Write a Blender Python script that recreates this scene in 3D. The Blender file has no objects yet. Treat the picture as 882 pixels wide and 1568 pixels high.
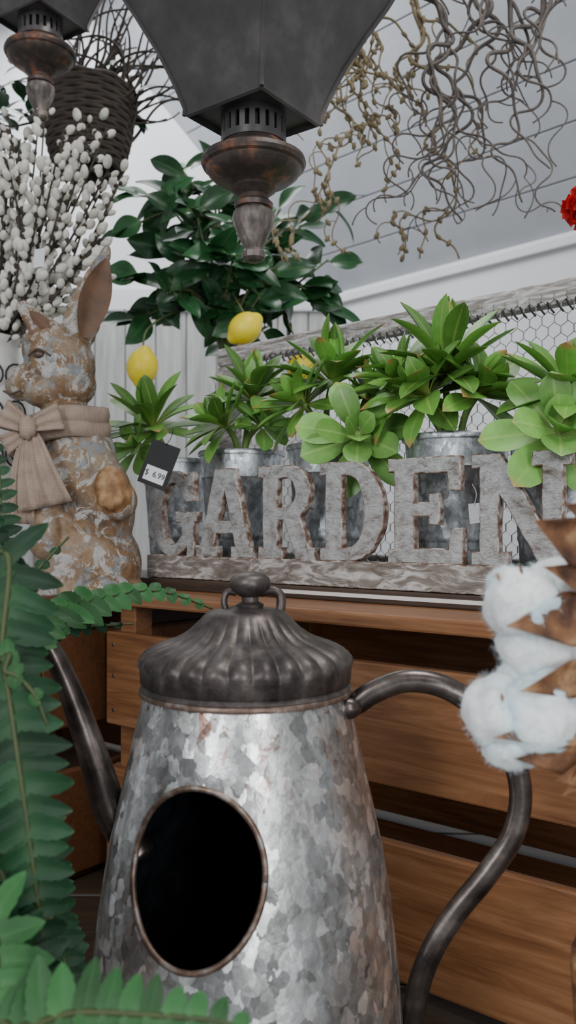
import bpy, math, random
from mathutils import Vector, Matrix, noise
R = random.Random(7)
CAM = 1.2
F = 1300.0
sin, cos, pi = math.sin, math.cos, math.pi

def S(u, v, y):
    """survey measurement -> world position (metres) for a thing standing y metres into the room"""
    return Vector(((u-441)/F*y, y, CAM-(v-805)/F*y))

# ------------------------------------------------------------ materials
def new_mat(name):
    m = bpy.data.materials.new(name); m.use_nodes = True
    nt = m.node_tree
    return m, nt, nt.nodes['Principled BSDF']

def ramp(nt, stops, src, interp='LINEAR'):
    r = nt.nodes.new('ShaderNodeValToRGB'); r.color_ramp.interpolation = interp
    e = r.color_ramp.elements
    while len(e) < len(stops): e.new(0.5)
    for el, (p, c) in zip(e, stops):
        el.position = p; el.color = (c[0], c[1], c[2], 1)
    nt.links.new(src, r.inputs[0]); return r.outputs[0]

def coords(nt, stretch=(1, 1, 1)):
    tc = nt.nodes.new('ShaderNodeTexCoord'); mp = nt.nodes.new('ShaderNodeMapping')
    mp.inputs['Scale'].default_value = stretch
    nt.links.new(tc.outputs['Object'], mp.inputs[0]); return mp.outputs[0]

def noise_n(nt, vec, scale, detail=6, rough=.6, dist=0):
    n = nt.nodes.new('ShaderNodeTexNoise')
    n.inputs['Scale'].default_value = scale; n.inputs['Detail'].default_value = detail
    n.inputs['Roughness'].default_value = rough; n.inputs['Distortion'].default_value = dist
    nt.links.new(vec, n.inputs['Vector']); return n.outputs[0]

def mixc(nt, fac, a, b, mode='MIX'):
    m = nt.nodes.new('ShaderNodeMix'); m.data_type = 'RGBA'; m.blend_type = mode
    for sock, val in ((m.inputs[0], fac), (m.inputs[6], a), (m.inputs[7], b)):
        if hasattr(val, 'links'): nt.links.new(val, sock)
        elif isinstance(val, (int, float)): sock.default_value = val
        else: sock.default_value = (val[0], val[1], val[2], 1)
    return m.outputs[2]

def add_bump(nt, b, h, strength, dist=.002, nrm=None):
    bp = nt.nodes.new('ShaderNodeBump'); bp.inputs['Strength'].default_value = strength
    bp.inputs['Distance'].default_value = dist
    if nrm is not None: nt.links.new(nrm, bp.inputs['Normal'])
    nt.links.new(h, bp.inputs['Height']); nt.links.new(bp.outputs[0], b.inputs['Normal'])

def M(name, cols, scale=20, rough=.6, metal=0, bump=.3, stretch=(1, 1, 1), lo=.3, hi=.7, dist=0, bdist=.002, spec=None):
    m, nt, b = new_mat(name)
    v = coords(nt, stretch); n = noise_n(nt, v, scale, dist=dist)
    k = len(cols)
    st = [(lo+(hi-lo)*i/max(1, k-1), c) for i, c in enumerate(cols)]
    nt.links.new(ramp(nt, st, n), b.inputs['Base Color'])
    b.inputs['Roughness'].default_value = rough; b.inputs['Metallic'].default_value = metal
    if spec is not None: b.inputs['Specular IOR Level'].default_value = spec
    if bump: add_bump(nt, b, n, bump, bdist)
    return m

def leaf_mat(name, base, tip, mid, rough=.45, tipstart=.8, var=.5, spec=.5, tipfrac=0.0):
    m, nt, b = new_mat(name)
    at = nt.nodes.new('ShaderNodeAttribute'); at.attribute_name = 'Col'
    sp = nt.nodes.new('ShaderNodeSeparateColor'); nt.links.new(at.outputs['Color'], sp.inputs[0])
    c1 = ramp(nt, [(0, mid), (.4, base), (1, base)], sp.outputs[0])
    c1t = ramp(nt, [(0, mid), (.4, base), (tipstart, base), (1, tip)], sp.outputs[0])
    c1 = mixc(nt, ramp(nt, [(tipfrac, (0, 0, 0)), (min(1, tipfrac+.15), (1, 1, 1))], sp.outputs[1]), c1, c1t)
    c2 = ramp(nt, [(0, (1-var,)*3), (1, (1+var*.3,)*3)], sp.outputs[1])
    c = mixc(nt, 1.0, c1, c2, 'MULTIPLY')
    n = noise_n(nt, coords(nt), 60)
    c = mixc(nt, 1.0, c, ramp(nt, [(.3, (.8, .8, .8)), (.7, (1.1, 1.1, 1.1))], n), 'MULTIPLY')
    c = mixc(nt, ramp(nt, [(0, (.4,)*3), (.14, (0, 0, 0))], sp.outputs[2]), c, mid)
    nt.links.new(c, b.inputs['Base Color'])
    b.inputs['Roughness'].default_value = rough
    b.inputs['Specular IOR Level'].default_value = spec
    add_bump(nt, b, n, .15)
    return m

# ------------------------------------------------------------ mesh builder
class MB:
    def __init__(s): s.v = []; s.f = []; s.m = []; s.c = []
    def add(s, vs, fs, mi=0, cols=None):
        o = len(s.v); s.v += [tuple(p) for p in vs]
        s.c += cols if cols else [(.5, .5, .5)]*len(vs)
        s.f += [tuple(o+i for i in f) for f in fs]; s.m += [mi]*len(fs)
    def tube(s, pts, rad, n=8, mi=0, col=(.5, .5, .5), flat=1.0):
        pts = [Vector(p) for p in pts]; k = len(pts)
        if not hasattr(rad, '__len__'): rad = [rad]*k
        tans = [(pts[min(i+1, k-1)]-pts[max(i-1, 0)]).normalized() for i in range(k)]
        t = tans[0]; a = Vector((0, 0, 1)) if abs(t.z) < .9 else Vector((1, 0, 0))
        nr = t.cross(a).normalized(); vs = []
        for i in range(k):
            t = tans[i]; nr = (nr-t*nr.dot(t))
            nr = nr.normalized() if nr.length > 1e-6 else t.orthogonal().normalized()
            bn = t.cross(nr)
            for j in range(n):
                an = 2*pi*j/n
                vs.append(pts[i]+(nr*cos(an)*flat+bn*sin(an))*rad[i])
        fs = [(i*n+j, i*n+(j+1) % n, (i+1)*n+(j+1) % n, (i+1)*n+j) for i in range(k-1) for j in range(n)]
        fs += [tuple(reversed(range(n))), tuple((k-1)*n+j for j in range(n))]
        s.add(vs, fs, mi, [col]*len(vs))
    def lathe(s, prof, c=(0, 0, 0), n=32, mi=0, mod=None, closed=False, sx=1, sy=1):
        c = Vector(c); vs = []; k = len(prof)
        for i, (r, z) in enumerate(prof):
            for j in range(n):
                a = 2*pi*j/n; rr = r*(mod(i, a) if mod else 1)
                vs.append((c.x+rr*cos(a)*sx, c.y+rr*sin(a)*sy, c.z+z))
        kk = k if closed else k-1
        fs = [(i*n+j, i*n+(j+1) % n, ((i+1) % k)*n+(j+1) % n, ((i+1) % k)*n+j) for i in range(kk) for j in range(n)]
        if not closed:
            fs += [tuple(reversed(range(n))), tuple((k-1)*n+j for j in range(n))]
        s.add(vs, fs, mi)
    def box(s, lo, hi, mi=0, M4=None, bev=0.0):
        x0, y0, z0 = lo; x1, y1, z1 = hi
        if bev <= 0:
            vs = [(x, y, z) for z in (z0, z1) for y in (y0, y1) for x in (x0, x1)]
            fs = [(0, 2, 3, 1), (4, 5, 7, 6), (0, 1, 5, 4), (2, 6, 7, 3), (0, 4, 6, 2), (1, 3, 7, 5)]
        else:
            import bmesh
            bm = bmesh.new(); bmesh.ops.create_cube(bm, size=1)
            for q in bm.verts:
                q.co = Vector(((x0+x1)/2+q.co.x*(x1-x0), (y0+y1)/2+q.co.y*(y1-y0), (z0+z1)/2+q.co.z*(z1-z0)))
            bmesh.ops.bevel(bm, geom=bm.edges[:], offset=bev, segments=2, affect='EDGES', profile=.5)
            bm.verts.index_update()
            vs = [q.co.copy() for q in bm.verts]; fs = [tuple(w.index for w in f.verts) for f in bm.faces]; bm.free()
        if M4: vs = [M4 @ Vector(p) for p in vs]
        s.add(vs, fs, mi)
    def ell(s, c, r, rot=None, n=12, m=8, mi=0, col=(.5, .5, .5), fn=None):
        c = Vector(c); vs = []; fs = []
        for i in range(m+1):
            th = pi*i/m
            for j in range(n):
                ph = 2*pi*j/n
                p = Vector((sin(th)*cos(ph), sin(th)*sin(ph), cos(th)))
                if fn: p = p*fn(p)
                p = Vector((p.x*r[0], p.y*r[1], p.z*r[2]))
                if rot: p = rot @ p
                vs.append(c+p)
        for i in range(m):
            for j in range(n):
                fs.append((i*n+j, (i+1)*n+j, (i+1)*n+(j+1) % n, i*n+(j+1) % n))
        s.add(vs, fs, mi, [col]*len(vs))
    def leaf(s, base, d, up, L, W, prof, bend=.6, th=0.0, mi=0, cup=.3, ns=8, rnd=None, wave=0):
        d = Vector(d).normalized(); side = d.cross(Vector(up))
        if side.length < 1e-4: side = d.orthogonal()
        side.normalize(); p = Vector(base); rnd = R.random() if rnd is None else rnd
        vs = []; cols = []; ph = R.random()*6
        for i in range(ns+1):
            t = i/ns; nrm = side.cross(d).normalized(); w = W*.5*prof(t)
            wv = wave*sin(t*9+ph)*W
            if th > 0:
                for j in range(8):
                    a = 2*pi*j/8; x = cos(a); z = sin(a)
                    vs.append(p+side*x*w+nrm*(z*th*(prof(t)**.5)+cup*x*x*w)); cols.append((t, rnd, abs(x)))
            else:
                for j in range(5):
                    x = (j-2)/2
                    vs.append(p+side*x*w+nrm*(cup*abs(x)*w+wv*x)); cols.append((t, rnd, abs(x)))
            p = p+d*(L/ns)
            d = (Matrix.Rotation(-bend/ns, 3, side) @ d).normalized()
        n = 8 if th > 0 else 5; fs = []
        for i in range(ns):
            for j in range(n if th > 0 else n-1):
                fs.append((i*n+j, i*n+(j+1) % n, (i+1)*n+(j+1) % n, (i+1)*n+j))
        if th > 0: fs.append(tuple(ns*n+j for j in range(n)))
        s.add(vs, fs, mi, cols)
    def obj(s, name, mats, smooth=True, mat4=None, parent=None, weld=0):
        me = bpy.data.meshes.new(name); me.from_pydata(s.v, [], s.f)
        for m in mats: me.materials.append(m)
        me.polygons.foreach_set('material_index', s.m)
        me.polygons.foreach_set('use_smooth', [smooth]*len(s.f))
        ca = me.color_attributes.new('Col', 'FLOAT_COLOR', 'POINT')
        flat = []
        for c in s.c: flat += [c[0], c[1], c[2], 1]
        ca.data.foreach_set('color', flat)
        me.update()
        o = bpy.data.objects.new(name, me); bpy.context.scene.collection.objects.link(o)
        if mat4: o.matrix_world = mat4
        if parent: o.parent = parent
        return o

def apply_mods(o, smooth=True):
    bpy.context.view_layer.update()
    dg = bpy.context.evaluated_depsgraph_get()
    me = bpy.data.meshes.new_from_object(o.evaluated_get(dg))
    o.modifiers.clear(); o.data = me
    me.polygons.foreach_set('use_smooth', [smooth]*len(me.polygons))
    return o

def auto_smooth(o, ang=35):
    try: o.data.set_sharp_from_angle(angle=math.radians(ang))
    except Exception: pass

def spline(P, n=6):
    P = [Vector(p) for p in P]; out = []
    for i in range(len(P)-1):
        a = P[max(i-1, 0)]; b = P[i]; c = P[i+1]; d = P[min(i+2, len(P)-1)]
        for k in range(n):
            t = k/n
            out.append(.5*((2*b)+(c-a)*t+(2*a-5*b+4*c-d)*t*t+(3*b-a-3*c+d)*t**3))
    out.append(P[-1]); return out

def lerp(a, b, t): return a+(b-a)*t

# ------------------------------------------------------------ material library
m_wallwhite = M('white_plaster', [(.72, .73, .75), (.80, .81, .82)], 3, .8, 0, .05)
m_ceil = M('grey_shiplap_paint', [(.39, .41, .44), (.47, .49, .52)], 6, .65, 0, .1)
m_panel = M('weathered_white_boards', [(.30, .30, .29), (.56, .56, .55)], 5, .75, 0, .2, (6, 6, .6))
m_floor = M('concrete_floor', [(.12, .13, .15), (.2, .21, .23)], 4, .6)
m_table = M('dark_table_wood', [(.018, .012, .008), (.045, .028, .016)], 8, .5, 0, .2, (1, 8, 1))
m_crate = M('stained_pine', [(.13, .050, .020), (.24, .105, .044), (.35, .175, .085)], 9, .38, 0, .12, (.7, 9, 9), .25, .75, 1.2)
m_crate2 = M('stained_pine_shaded', [(.07, .026, .010), (.13, .052, .02)], 9, .45, 0, .12, (.7, 9, 9), .25, .75, 1.2)  # similar orange pine, with the left crate's shadow put into the colour
m_nail = M('nail_steel', [(.06, .05, .045), (.2, .18, .16)], 200, .5, .8, 0)
m_tray = M('dark_tray_wood', [(.03, .02, .015), (.08, .05, .035)], 12, .5, 0, .2, (1, 9, 9))

def sign_mat():
    m, nt, b = new_mat('whitewashed_silver_letters')
    v = coords(nt, (1, 1.5, 1)); n1 = noise_n(nt, v, 46, 10, .74, .5)
    v2 = coords(nt, (.8, 2.2, 1)); n2 = noise_n(nt, v2, 190, 8, .7, .8)
    c1 = ramp(nt, [(.31, (.16, .12, .095)), (.40, (.31, .285, .265)), (.49, (.47, .475, .47)), (.68, (.66, .68, .69))], n1)
    c2 = ramp(nt, [(.34, (.42, .35, .30)), (.46, (1, 1, 1))], n2)
    nt.links.new(mixc(nt, .8, c1, c2, 'MULTIPLY'), b.inputs['Base Color'])
    b.inputs['Roughness'].default_value = .38; b.inputs['Metallic'].default_value = .35
    add_bump(nt, b, n2, .8, .002); return m
m_sign = sign_mat()
m_signedge = M('sign_brown_edge', [(.06, .037, .026), (.19, .115, .08), (.48, .44, .41)], 90, .5, 0, .5, (1, 1, 1), .30, .60)
m_signbase = M('sign_base_wood', [(.135, .108, .09), (.24, .205, .182), (.58, .565, .545)], 38, .6, 0, .6, (.8, 2.4, 1), .34, .64, 1.2)

def galv_mat(name, scale, lo=.22, hi=.62, rust=0.0, ztop=0, rough=.34, tint=(1, 1, 1), tilt=.22):
    m, nt, b = new_mat(name)
    v = coords(nt, (1, 1, .72))
    nz = nt.nodes.new('ShaderNodeTexNoise'); nz.inputs['Scale'].default_value = scale*.9
    nt.links.new(v, nz.inputs[0])
    ad = nt.nodes.new('ShaderNodeMix'); ad.data_type = 'VECTOR'; ad.inputs[0].default_value = .010
    nt.links.new(v, ad.inputs[4]); nt.links.new(nz.outputs[1], ad.inputs[5])
    def vor(sc):
        vo = nt.nodes.new('ShaderNodeTexVoronoi'); vo.inputs['Scale'].default_value = sc
        nt.links.new(ad.outputs[1], vo.inputs['Vector']); return vo.outputs['Color']
    va = vor(scale); vb = vor(scale*2.3)
    sp = nt.nodes.new('ShaderNodeSeparateColor'); nt.links.new(va, sp.inputs[0])
    sq = nt.nodes.new('ShaderNodeSeparateColor'); nt.links.new(vb, sq.inputs[0])
    g = lambda x: (x*tint[0], x*tint[1], x*tint[2])
    c1 = ramp(nt, [(0, g(lo)), (.6, g(lerp(lo, hi, .3))), (.8, g(lerp(lo, hi, .75))), (1, g(hi))], sp.outputs[0])
    c1 = mixc(nt, 1.0, c1, ramp(nt, [(0, (.78,)*3), (1, (1.12,)*3)], sq.outputs[0]), 'MULTIPLY')
    n = noise_n(nt, v, scale*.13, 8, .65)
    c = mixc(nt, .85, c1, ramp(nt, [(.34, (.52, .52, .51)), (.58, (1.08, 1.08, 1.08))], n), 'MULTIPLY')
    if rust > 0:
        n2 = noise_n(nt, v, 75, 10, .75, .6)
        msk = ramp(nt, [(.60-.05*rust, (0, 0, 0)), (.66-.05*rust, (1, 1, 1))], n2)
        tc = nt.nodes.new('ShaderNodeTexCoord'); sx = nt.nodes.new('ShaderNodeSeparateXYZ')
        nt.links.new(tc.outputs['Object'], sx.inputs[0])
        mr = nt.nodes.new('ShaderNodeMapRange'); mr.inputs[1].default_value = ztop-.11; mr.inputs[2].default_value = ztop
        nt.links.new(sx.outputs[2], mr.inputs[0])
        mm = nt.nodes.new('ShaderNodeMath'); mm.operation = 'MULTIPLY'
        nt.links.new(msk, mm.inputs[0]); nt.links.new(mr.outputs[0], mm.inputs[1])
        c = mixc(nt, mm.outputs[0], c, (.22, .10, .065))
    nt.links.new(c, b.inputs['Base Color'])
    b.inputs['Metallic'].default_value = .88
    rr = nt.nodes.new('ShaderNodeMapRange'); rr.inputs[3].default_value = rough-.05; rr.inputs[4].default_value = rough+.13
    nt.links.new(sp.outputs[1], rr.inputs[0]); nt.links.new(rr.outputs[0], b.inputs['Roughness'])
    # every zinc crystal reflects at its own slight angle
    geo = nt.nodes.new('ShaderNodeNewGeometry')
    def vm(op, a, bb):
        q = nt.nodes.new('ShaderNodeVectorMath'); q.operation = op
        for s_, x in zip(q.inputs, (a, bb)):
            if hasattr(x, 'links'): nt.links.new(x, s_)
            elif x is not None: s_.default_value = x
        return q.outputs[0]
    off = vm('SUBTRACT', va, (.5, .5, .5)); off = vm('MULTIPLY', off, (tilt,)*3)
    nn = vm('NORMALIZE', vm('ADD', geo.outputs['Normal'], off), None)
    add_bump(nt, b, n, .3, .004, nn)
    return m
m_galv = galv_mat('galvanised_spangle', 128, .40, .98, 1.1, CAM-.12, .30, (.985, 1, .995), .20)
m_pot = galv_mat('galvanised_pot', 130, .42, .78, 0, 0, .42, (.95, 1, 1.05), .15)
m_lid = M('aged_dark_bronze', [(.035, .028, .026), (.075, .063, .060), (.13, .108, .10), (.30, .25, .22)], 60, .42, .6, .4, (1, 1, 1), .3, .78)
m_rustrim = M('rusty_rim', [(.06, .038, .033), (.18, .12, .09), (.40, .38, .37)], 60, .42, .6, .4)
m_handle = M('aged_handle_metal', [(.055, .045, .042), (.14, .115, .105), (.30, .265, .245)], 35, .30, .85, .2, (1, 1, 1), .3, .75)
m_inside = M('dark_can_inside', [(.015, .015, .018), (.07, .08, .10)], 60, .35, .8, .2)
m_lantern = M('dark_lantern_metal', [(.045, .042, .043), (.078, .073, .073), (.15, .135, .13)], 14, .36, .35, .15, (1, 1, 1), .3, .75)
m_lrust = M('coppery_lantern_metal', [(.055, .045, .042), (.10, .07, .058), (.32, .13, .068)], 40, .45, .4, .5, (1, 1, 1), .42, .68)
m_finial = M('worn_finial', [(.055, .046, .042), (.15, .125, .112), (.38, .31, .27)], 40, .42, .2, .4, (2, 2, .5), .35, .72)
m_glass = M('smoky_lantern_glass', [(.05, .055, .06), (.08, .085, .09)], 5, .1, 0, 0)
m_succ = leaf_mat('succulent_leaf', (.16, .38, .062), (.50, .15, .08), (.42, .56, .13), .38, .82, .55, .45, .70)
m_succ2 = leaf_mat('succulent_leaf_broad', (.21, .46, .10), (.46, .26, .10), (.42, .59, .18), .38, .88, .4, .45, .65)
m_stem = M('succulent_stem', [(.16, .30, .07), (.26, .42, .12)], 20, .5)
m_soil = M('potting_moss', [(.02, .015, .01), (.07, .06, .03)], 60, .9, 0, 1)
m_tree = leaf_mat('citrus_leaf', (.025, .110, .036), (.03, .13, .04), (.09, .22, .07), .30, .9, .6, .5)
m_bark = M('green_bark', [(.06, .09, .03), (.17, .21, .08)], 30, .6)
m_lemon = M('lemon_peel', [(.86, .66, .02), (.95, .80, .04)], 60, .42, 0, .3, bdist=.001)
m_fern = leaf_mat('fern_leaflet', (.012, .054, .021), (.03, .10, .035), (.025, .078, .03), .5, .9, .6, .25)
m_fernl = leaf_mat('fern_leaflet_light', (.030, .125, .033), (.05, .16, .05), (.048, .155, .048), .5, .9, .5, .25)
m_fstem = M('fern_stem', [(.03, .05, .015), (.06, .08, .02)], 30, .6)
m_terra = M('terracotta', [(.28, .10, .05), (.42, .17, .09)], 20, .8)
m_twig = M('grey_twig_bark', [(.06, .05, .045), (.15, .125, .11)], 50, .7)
m_twig2 = M('olive_twig_bark', [(.14, .11, .06), (.28, .22, .12)], 50, .7)
m_twigd = M('dark_vine_bark', [(.03, .024, .02), (.085, .065, .05)], 40, .8)
m_bud = M('willow_catkin', [(.60, .58, .51), (.84, .82, .75)], 90, .8, 0, .5)
m_wframe = M('weathered_frame_wood', [(.16, .14, .13), (.32, .285, .265), (.66, .655, .65)], 40, .7, 0, .5, (.7, 4, 4), .32, .62, .8)
m_wire = M('chicken_wire', [(.16, .16, .165), (.30, .30, .31)], 60, .4, .8, 0)
m_white = M('white_ceramic', [(.72, .69, .66), (.8, .78, .75)], 10, .35, 0, .05)
m_black = M('black_card', [(.008, .008, .009), (.015, .015, .016)], 10, .6, 0, 0)
m_paper = M('white_label', [(.75, .75, .77), (.8, .8, .82)], 10, .7, 0, 0)
m_husk = M('cotton_husk', [(.06, .024, .012), (.21, .095, .04), (.50, .32, .16)], 45, .55, 0, .6, (1, 1, 1), .34, .70)
m_cotton, _nt, _b = new_mat('cotton_fluff')
_b.inputs['Base Color'].default_value = (.985, .965, .955, 1); _b.inputs['Roughness'].default_value = 1
_b.inputs['Specular IOR Level'].default_value = 0.05
_b.inputs['Subsurface Weight'].default_value = .5; _b.inputs['Subsurface Scale'].default_value = .015
add_bump(_nt, _b, noise_n(_nt, coords(_nt), 120, 8, .7), .2, .002)
m_red = leaf_mat('red_petal', (.65, .006, .012), (.85, .02, .02), (.35, .0, .005), .6, .9)

def rabbit_mat():
    m, nt, b = new_mat('aged_painted_stone')
    v = coords(nt); n1 = noise_n(nt, v, 15, 6, .6, .6); n2 = noise_n(nt, v, 38, 9, .74, .8); n3 = noise_n(nt, v, 130, 6, .7)
    c = ramp(nt, [(.34, (.12, .075, .045)), (.45, (.26, .150, .075)), (.53, (.33, .235, .150)), (.66, (.26, .21, .165))], n1)
    c = mixc(nt, ramp(nt, [(.525, (0,)*3), (.55, (1,)*3)], n2), c, (.49, .47, .44))
    n4 = noise_n(nt, coords(nt, (1.3, 1, .9)), 30, 8, .72, .6)
    c = mixc(nt, ramp(nt, [(.555, (0,)*3), (.58, (.85,)*3)], n4), c, (.25, .27, .285))
    c = mixc(nt, .65, c, ramp(nt, [(.3, (.45,)*3), (.7, (1.15,)*3)], n3), 'MULTIPLY')
    nt.links.new(c, b.inputs['Base Color']); b.inputs['Roughness'].default_value = .5
    add_bump(nt, b, n2, .7, .003); return m
m_rab = rabbit_mat()
m_rabear = M('rabbit_inner_ear', [(.07, .035, .02), (.17, .085, .042)], 30, .6, 0, .3)
m_rabpaw = M('rabbit_paw_ochre', [(.13, .065, .025), (.32, .17, .07), (.42, .28, .16)], 70, .6, 0, .8)
m_eye = M('rabbit_eye', [(.05, .032, .024), (.11, .075, .05)], 30, .4)
def burlap_mat():
    m, nt, b = new_mat('burlap')
    h = None
    for ax_ in ('X', 'Z'):
        w = nt.nodes.new('ShaderNodeTexWave'); w.inputs['Scale'].default_value = 210
        w.bands_direction = ax_; w.inputs['Distortion'].default_value = 1.2; w.inputs['Detail Scale'].default_value = 2
        nt.links.new(coords(nt), w.inputs[0])
        if h is None: h = w.outputs[1]
        else:
            mm = nt.nodes.new('ShaderNodeMath'); mm.operation = 'MULTIPLY'
            nt.links.new(h, mm.inputs[0]); nt.links.new(w.outputs[1], mm.inputs[1]); h = mm.outputs[0]
    nn = noise_n(nt, coords(nt), 50, 5)
    c = ramp(nt, [(.0, (.33, .245, .195)), (.5, (.49, .38, .31)), (1, (.60, .48, .40))], h)
    c = mixc(nt, .6, c, ramp(nt, [(.35, (.7, .66, .62)), (.65, (1.1, 1.08, 1.05))], nn), 'MULTIPLY')
    nt.links.new(c, b.inputs['Base Color'])
    b.inputs['Roughness'].default_value = .9; add_bump(nt, b, h, .5, .0015); return m
m_burlap = burlap_mat()

# ------------------------------------------------------------ room shell
mb = MB(); mb.box((-3, -1.5, -.05), (3.2, 4.2, 0)); mb.obj('floor', [m_floor], False)
Ld = Vector((.70, -.713, 0)).normalized()
Ln = Vector((-.713, -.70, 0)).normalized()           # towards the room
C0 = Vector((.14, 3.34, 0))
wl = 3.0
WM = Matrix(((Ld.x, -Ln.x, 0, C0.x), (Ld.y, -Ln.y, 0, C0.y), (0, 0, 1, 0), (0, 0, 0, 1)))
mb = MB(); mb.box((-.05, 0, 0), (wl, .08, CAM+.93), 0, WM); mb.obj('wall_back', [m_wallwhite], False)
sl = math.radians(60); mb = MB()
E1 = Ld; E2 = (Ln*cos(sl)+Vector((0, 0, 1))*sin(sl)); E3 = E1.cross(E2)
O = C0+Vector((0, 0, CAM+.9))
CM = Matrix(((E1.x, E2.x, E3.x, O.x), (E1.y, E2.y, E3.y, O.y), (E1.z, E2.z, E3.z, O.z), (0, 0, 0, 1)))
for i in range(9):
    mb.box((-1.6, i*.15+.002, -.02), (wl, (i+1)*.15-.002, 0), 0, None, .002)
mb.box((-1.6, 0, -.03), (wl, 1.35, -.018))
mb.obj('ceiling_slope', [m_ceil], False, CM)
mb = MB(); mb.box((-.02, -.02, CAM+.855), (wl, -.001, CAM+.885), 0, WM, .003); mb.obj('trim_1', [m_wallwhite], False)
mb = MB(); mb.box((-2.8, 3.36, 0), (.25, 3.44, CAM+2.05)); mb.obj('wall_left', [m_wallwhite], False)
mb = MB(); x = -2.8
while x < .1:
    mb.box((x+.002, 3.335, .1), (x+.118, 3.359, CAM+.84), 0, None, .004); x += .12
mb.box((-2.8, 3.32, CAM+.84), (.14, 3.359, CAM+.93), 1, None, .005)
mb.obj('trim_2', [m_panel, m_wallwhite], False)
mb = MB(); mb.box((-2.8, 3.31, 0), (.10, 3.334, .1), 0, None, .004); mb.obj('baseboard_left', [m_wallwhite], False)
mb = MB(); mb.box((-2.8, .2, CAM+2.05), (2.6, 3.44, CAM+2.12)); mb.obj('ceiling', [m_wallwhite], False)

# ------------------------------------------------------------ table
TT = CAM-.46
mb = MB()
for i in range(8):
    mb.box((-.95, .22+i*.21, TT-.04), (1.0, .22+i*.21+.207, TT), 0, None, .003)
for lx in (-.88, .92):
    for ly in (.3, 1.8):
        mb.box((lx-.04, ly-.04, 0), (lx+.04, ly+.04, TT-.04), 0, None, .004)
mb.box((-.84, .28, TT-.14), (.88, .32, TT-.04)); mb.box((-.84, 1.78, TT-.14), (.88, 1.82, TT-.04))
mb.obj('display_table', [m_table], False)

# ------------------------------------------------------------ crates  (local: x along front, y into crate, z up)
dx = Vector((.781, -.625, 0)).normalized(); dn = Vector((-.625, -.781, 0)).normalized()
FO = Vector((-.2485, 1.122, 0))
CR = Matrix(((dx.x, -dn.x, 0, FO.x), (dx.y, -dn.y, 0, FO.y), (0, 0, 1, 0), (0, 0, 0, 1)))
CT = CAM-.088
def crate(name, t0, t1, d0, d1, mat):
    mb = MB(); th = .012
    for a, b in ((-.259, -.138), (-.45, -.314)):
        mb.box((t0, d0, CAM+a), (t1, d0+th, CAM+b), 0, None, .0025)
        mb.box((t0, d1-th, CAM+a), (t1, d1, CAM+b), 0, None, .0025)
        mb.box((t0, d0+th+.001, CAM+a), (t0+th, d1-th-.001, CAM+b), 0, None, .0025)
        mb.box((t1-th, d0+th+.001, CAM+a), (t1, d1-th-.001, CAM+b), 0, None, .0025)
    n = 2
    for i in range(n):                       # battens at the ends
        xx = t0+th+.001+(t1-t0-2*th-.002-.03)*i/(n-1)
        for dd in (d0+th+.001, d1-th-.031):
            mb.box((xx, dd, TT), (xx+.03, dd+.03, CT-.0155), 0, None, .002)
            if dd < (d0+d1)/2:
                for z in (-.155, -.195, -.24, -.335, -.38, -.42):
                    mb.ell((xx+.002, d0-.0003, CAM+z), (.0028, .001, .0028), None, 8, 4, 1)
    k = 4; wd = (d1-d0+.012)/k               # lid boards
    for i in range(k):
        mb.box((t0-.004, d0-.006+i*wd, CT-.015), (t1+.004, d0-.006+(i+1)*wd-.004, CT), 0, None, .003)
    mb.box((t0+th, d0+th+.032, TT), (t1-th, d1-th-.032, TT+.01))
    return mb.obj(name, [mat, m_nail], False, CR)
crate('wooden_crate', .012, .95, 0, .43, m_crate)
crate('wooden_crate', -.62, -.004, -.10, .43, m_crate2)

mb = MB(); mb.box((-.13, .085, CT), (.94, .425, CAM-.0725), 0, None, .002)
mb.box((.18, .0835, CT+.006), (.55, .0850, CT+.0105), 1)
mb.obj('serving_board', [m_tray, m_white], False, CR)

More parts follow.
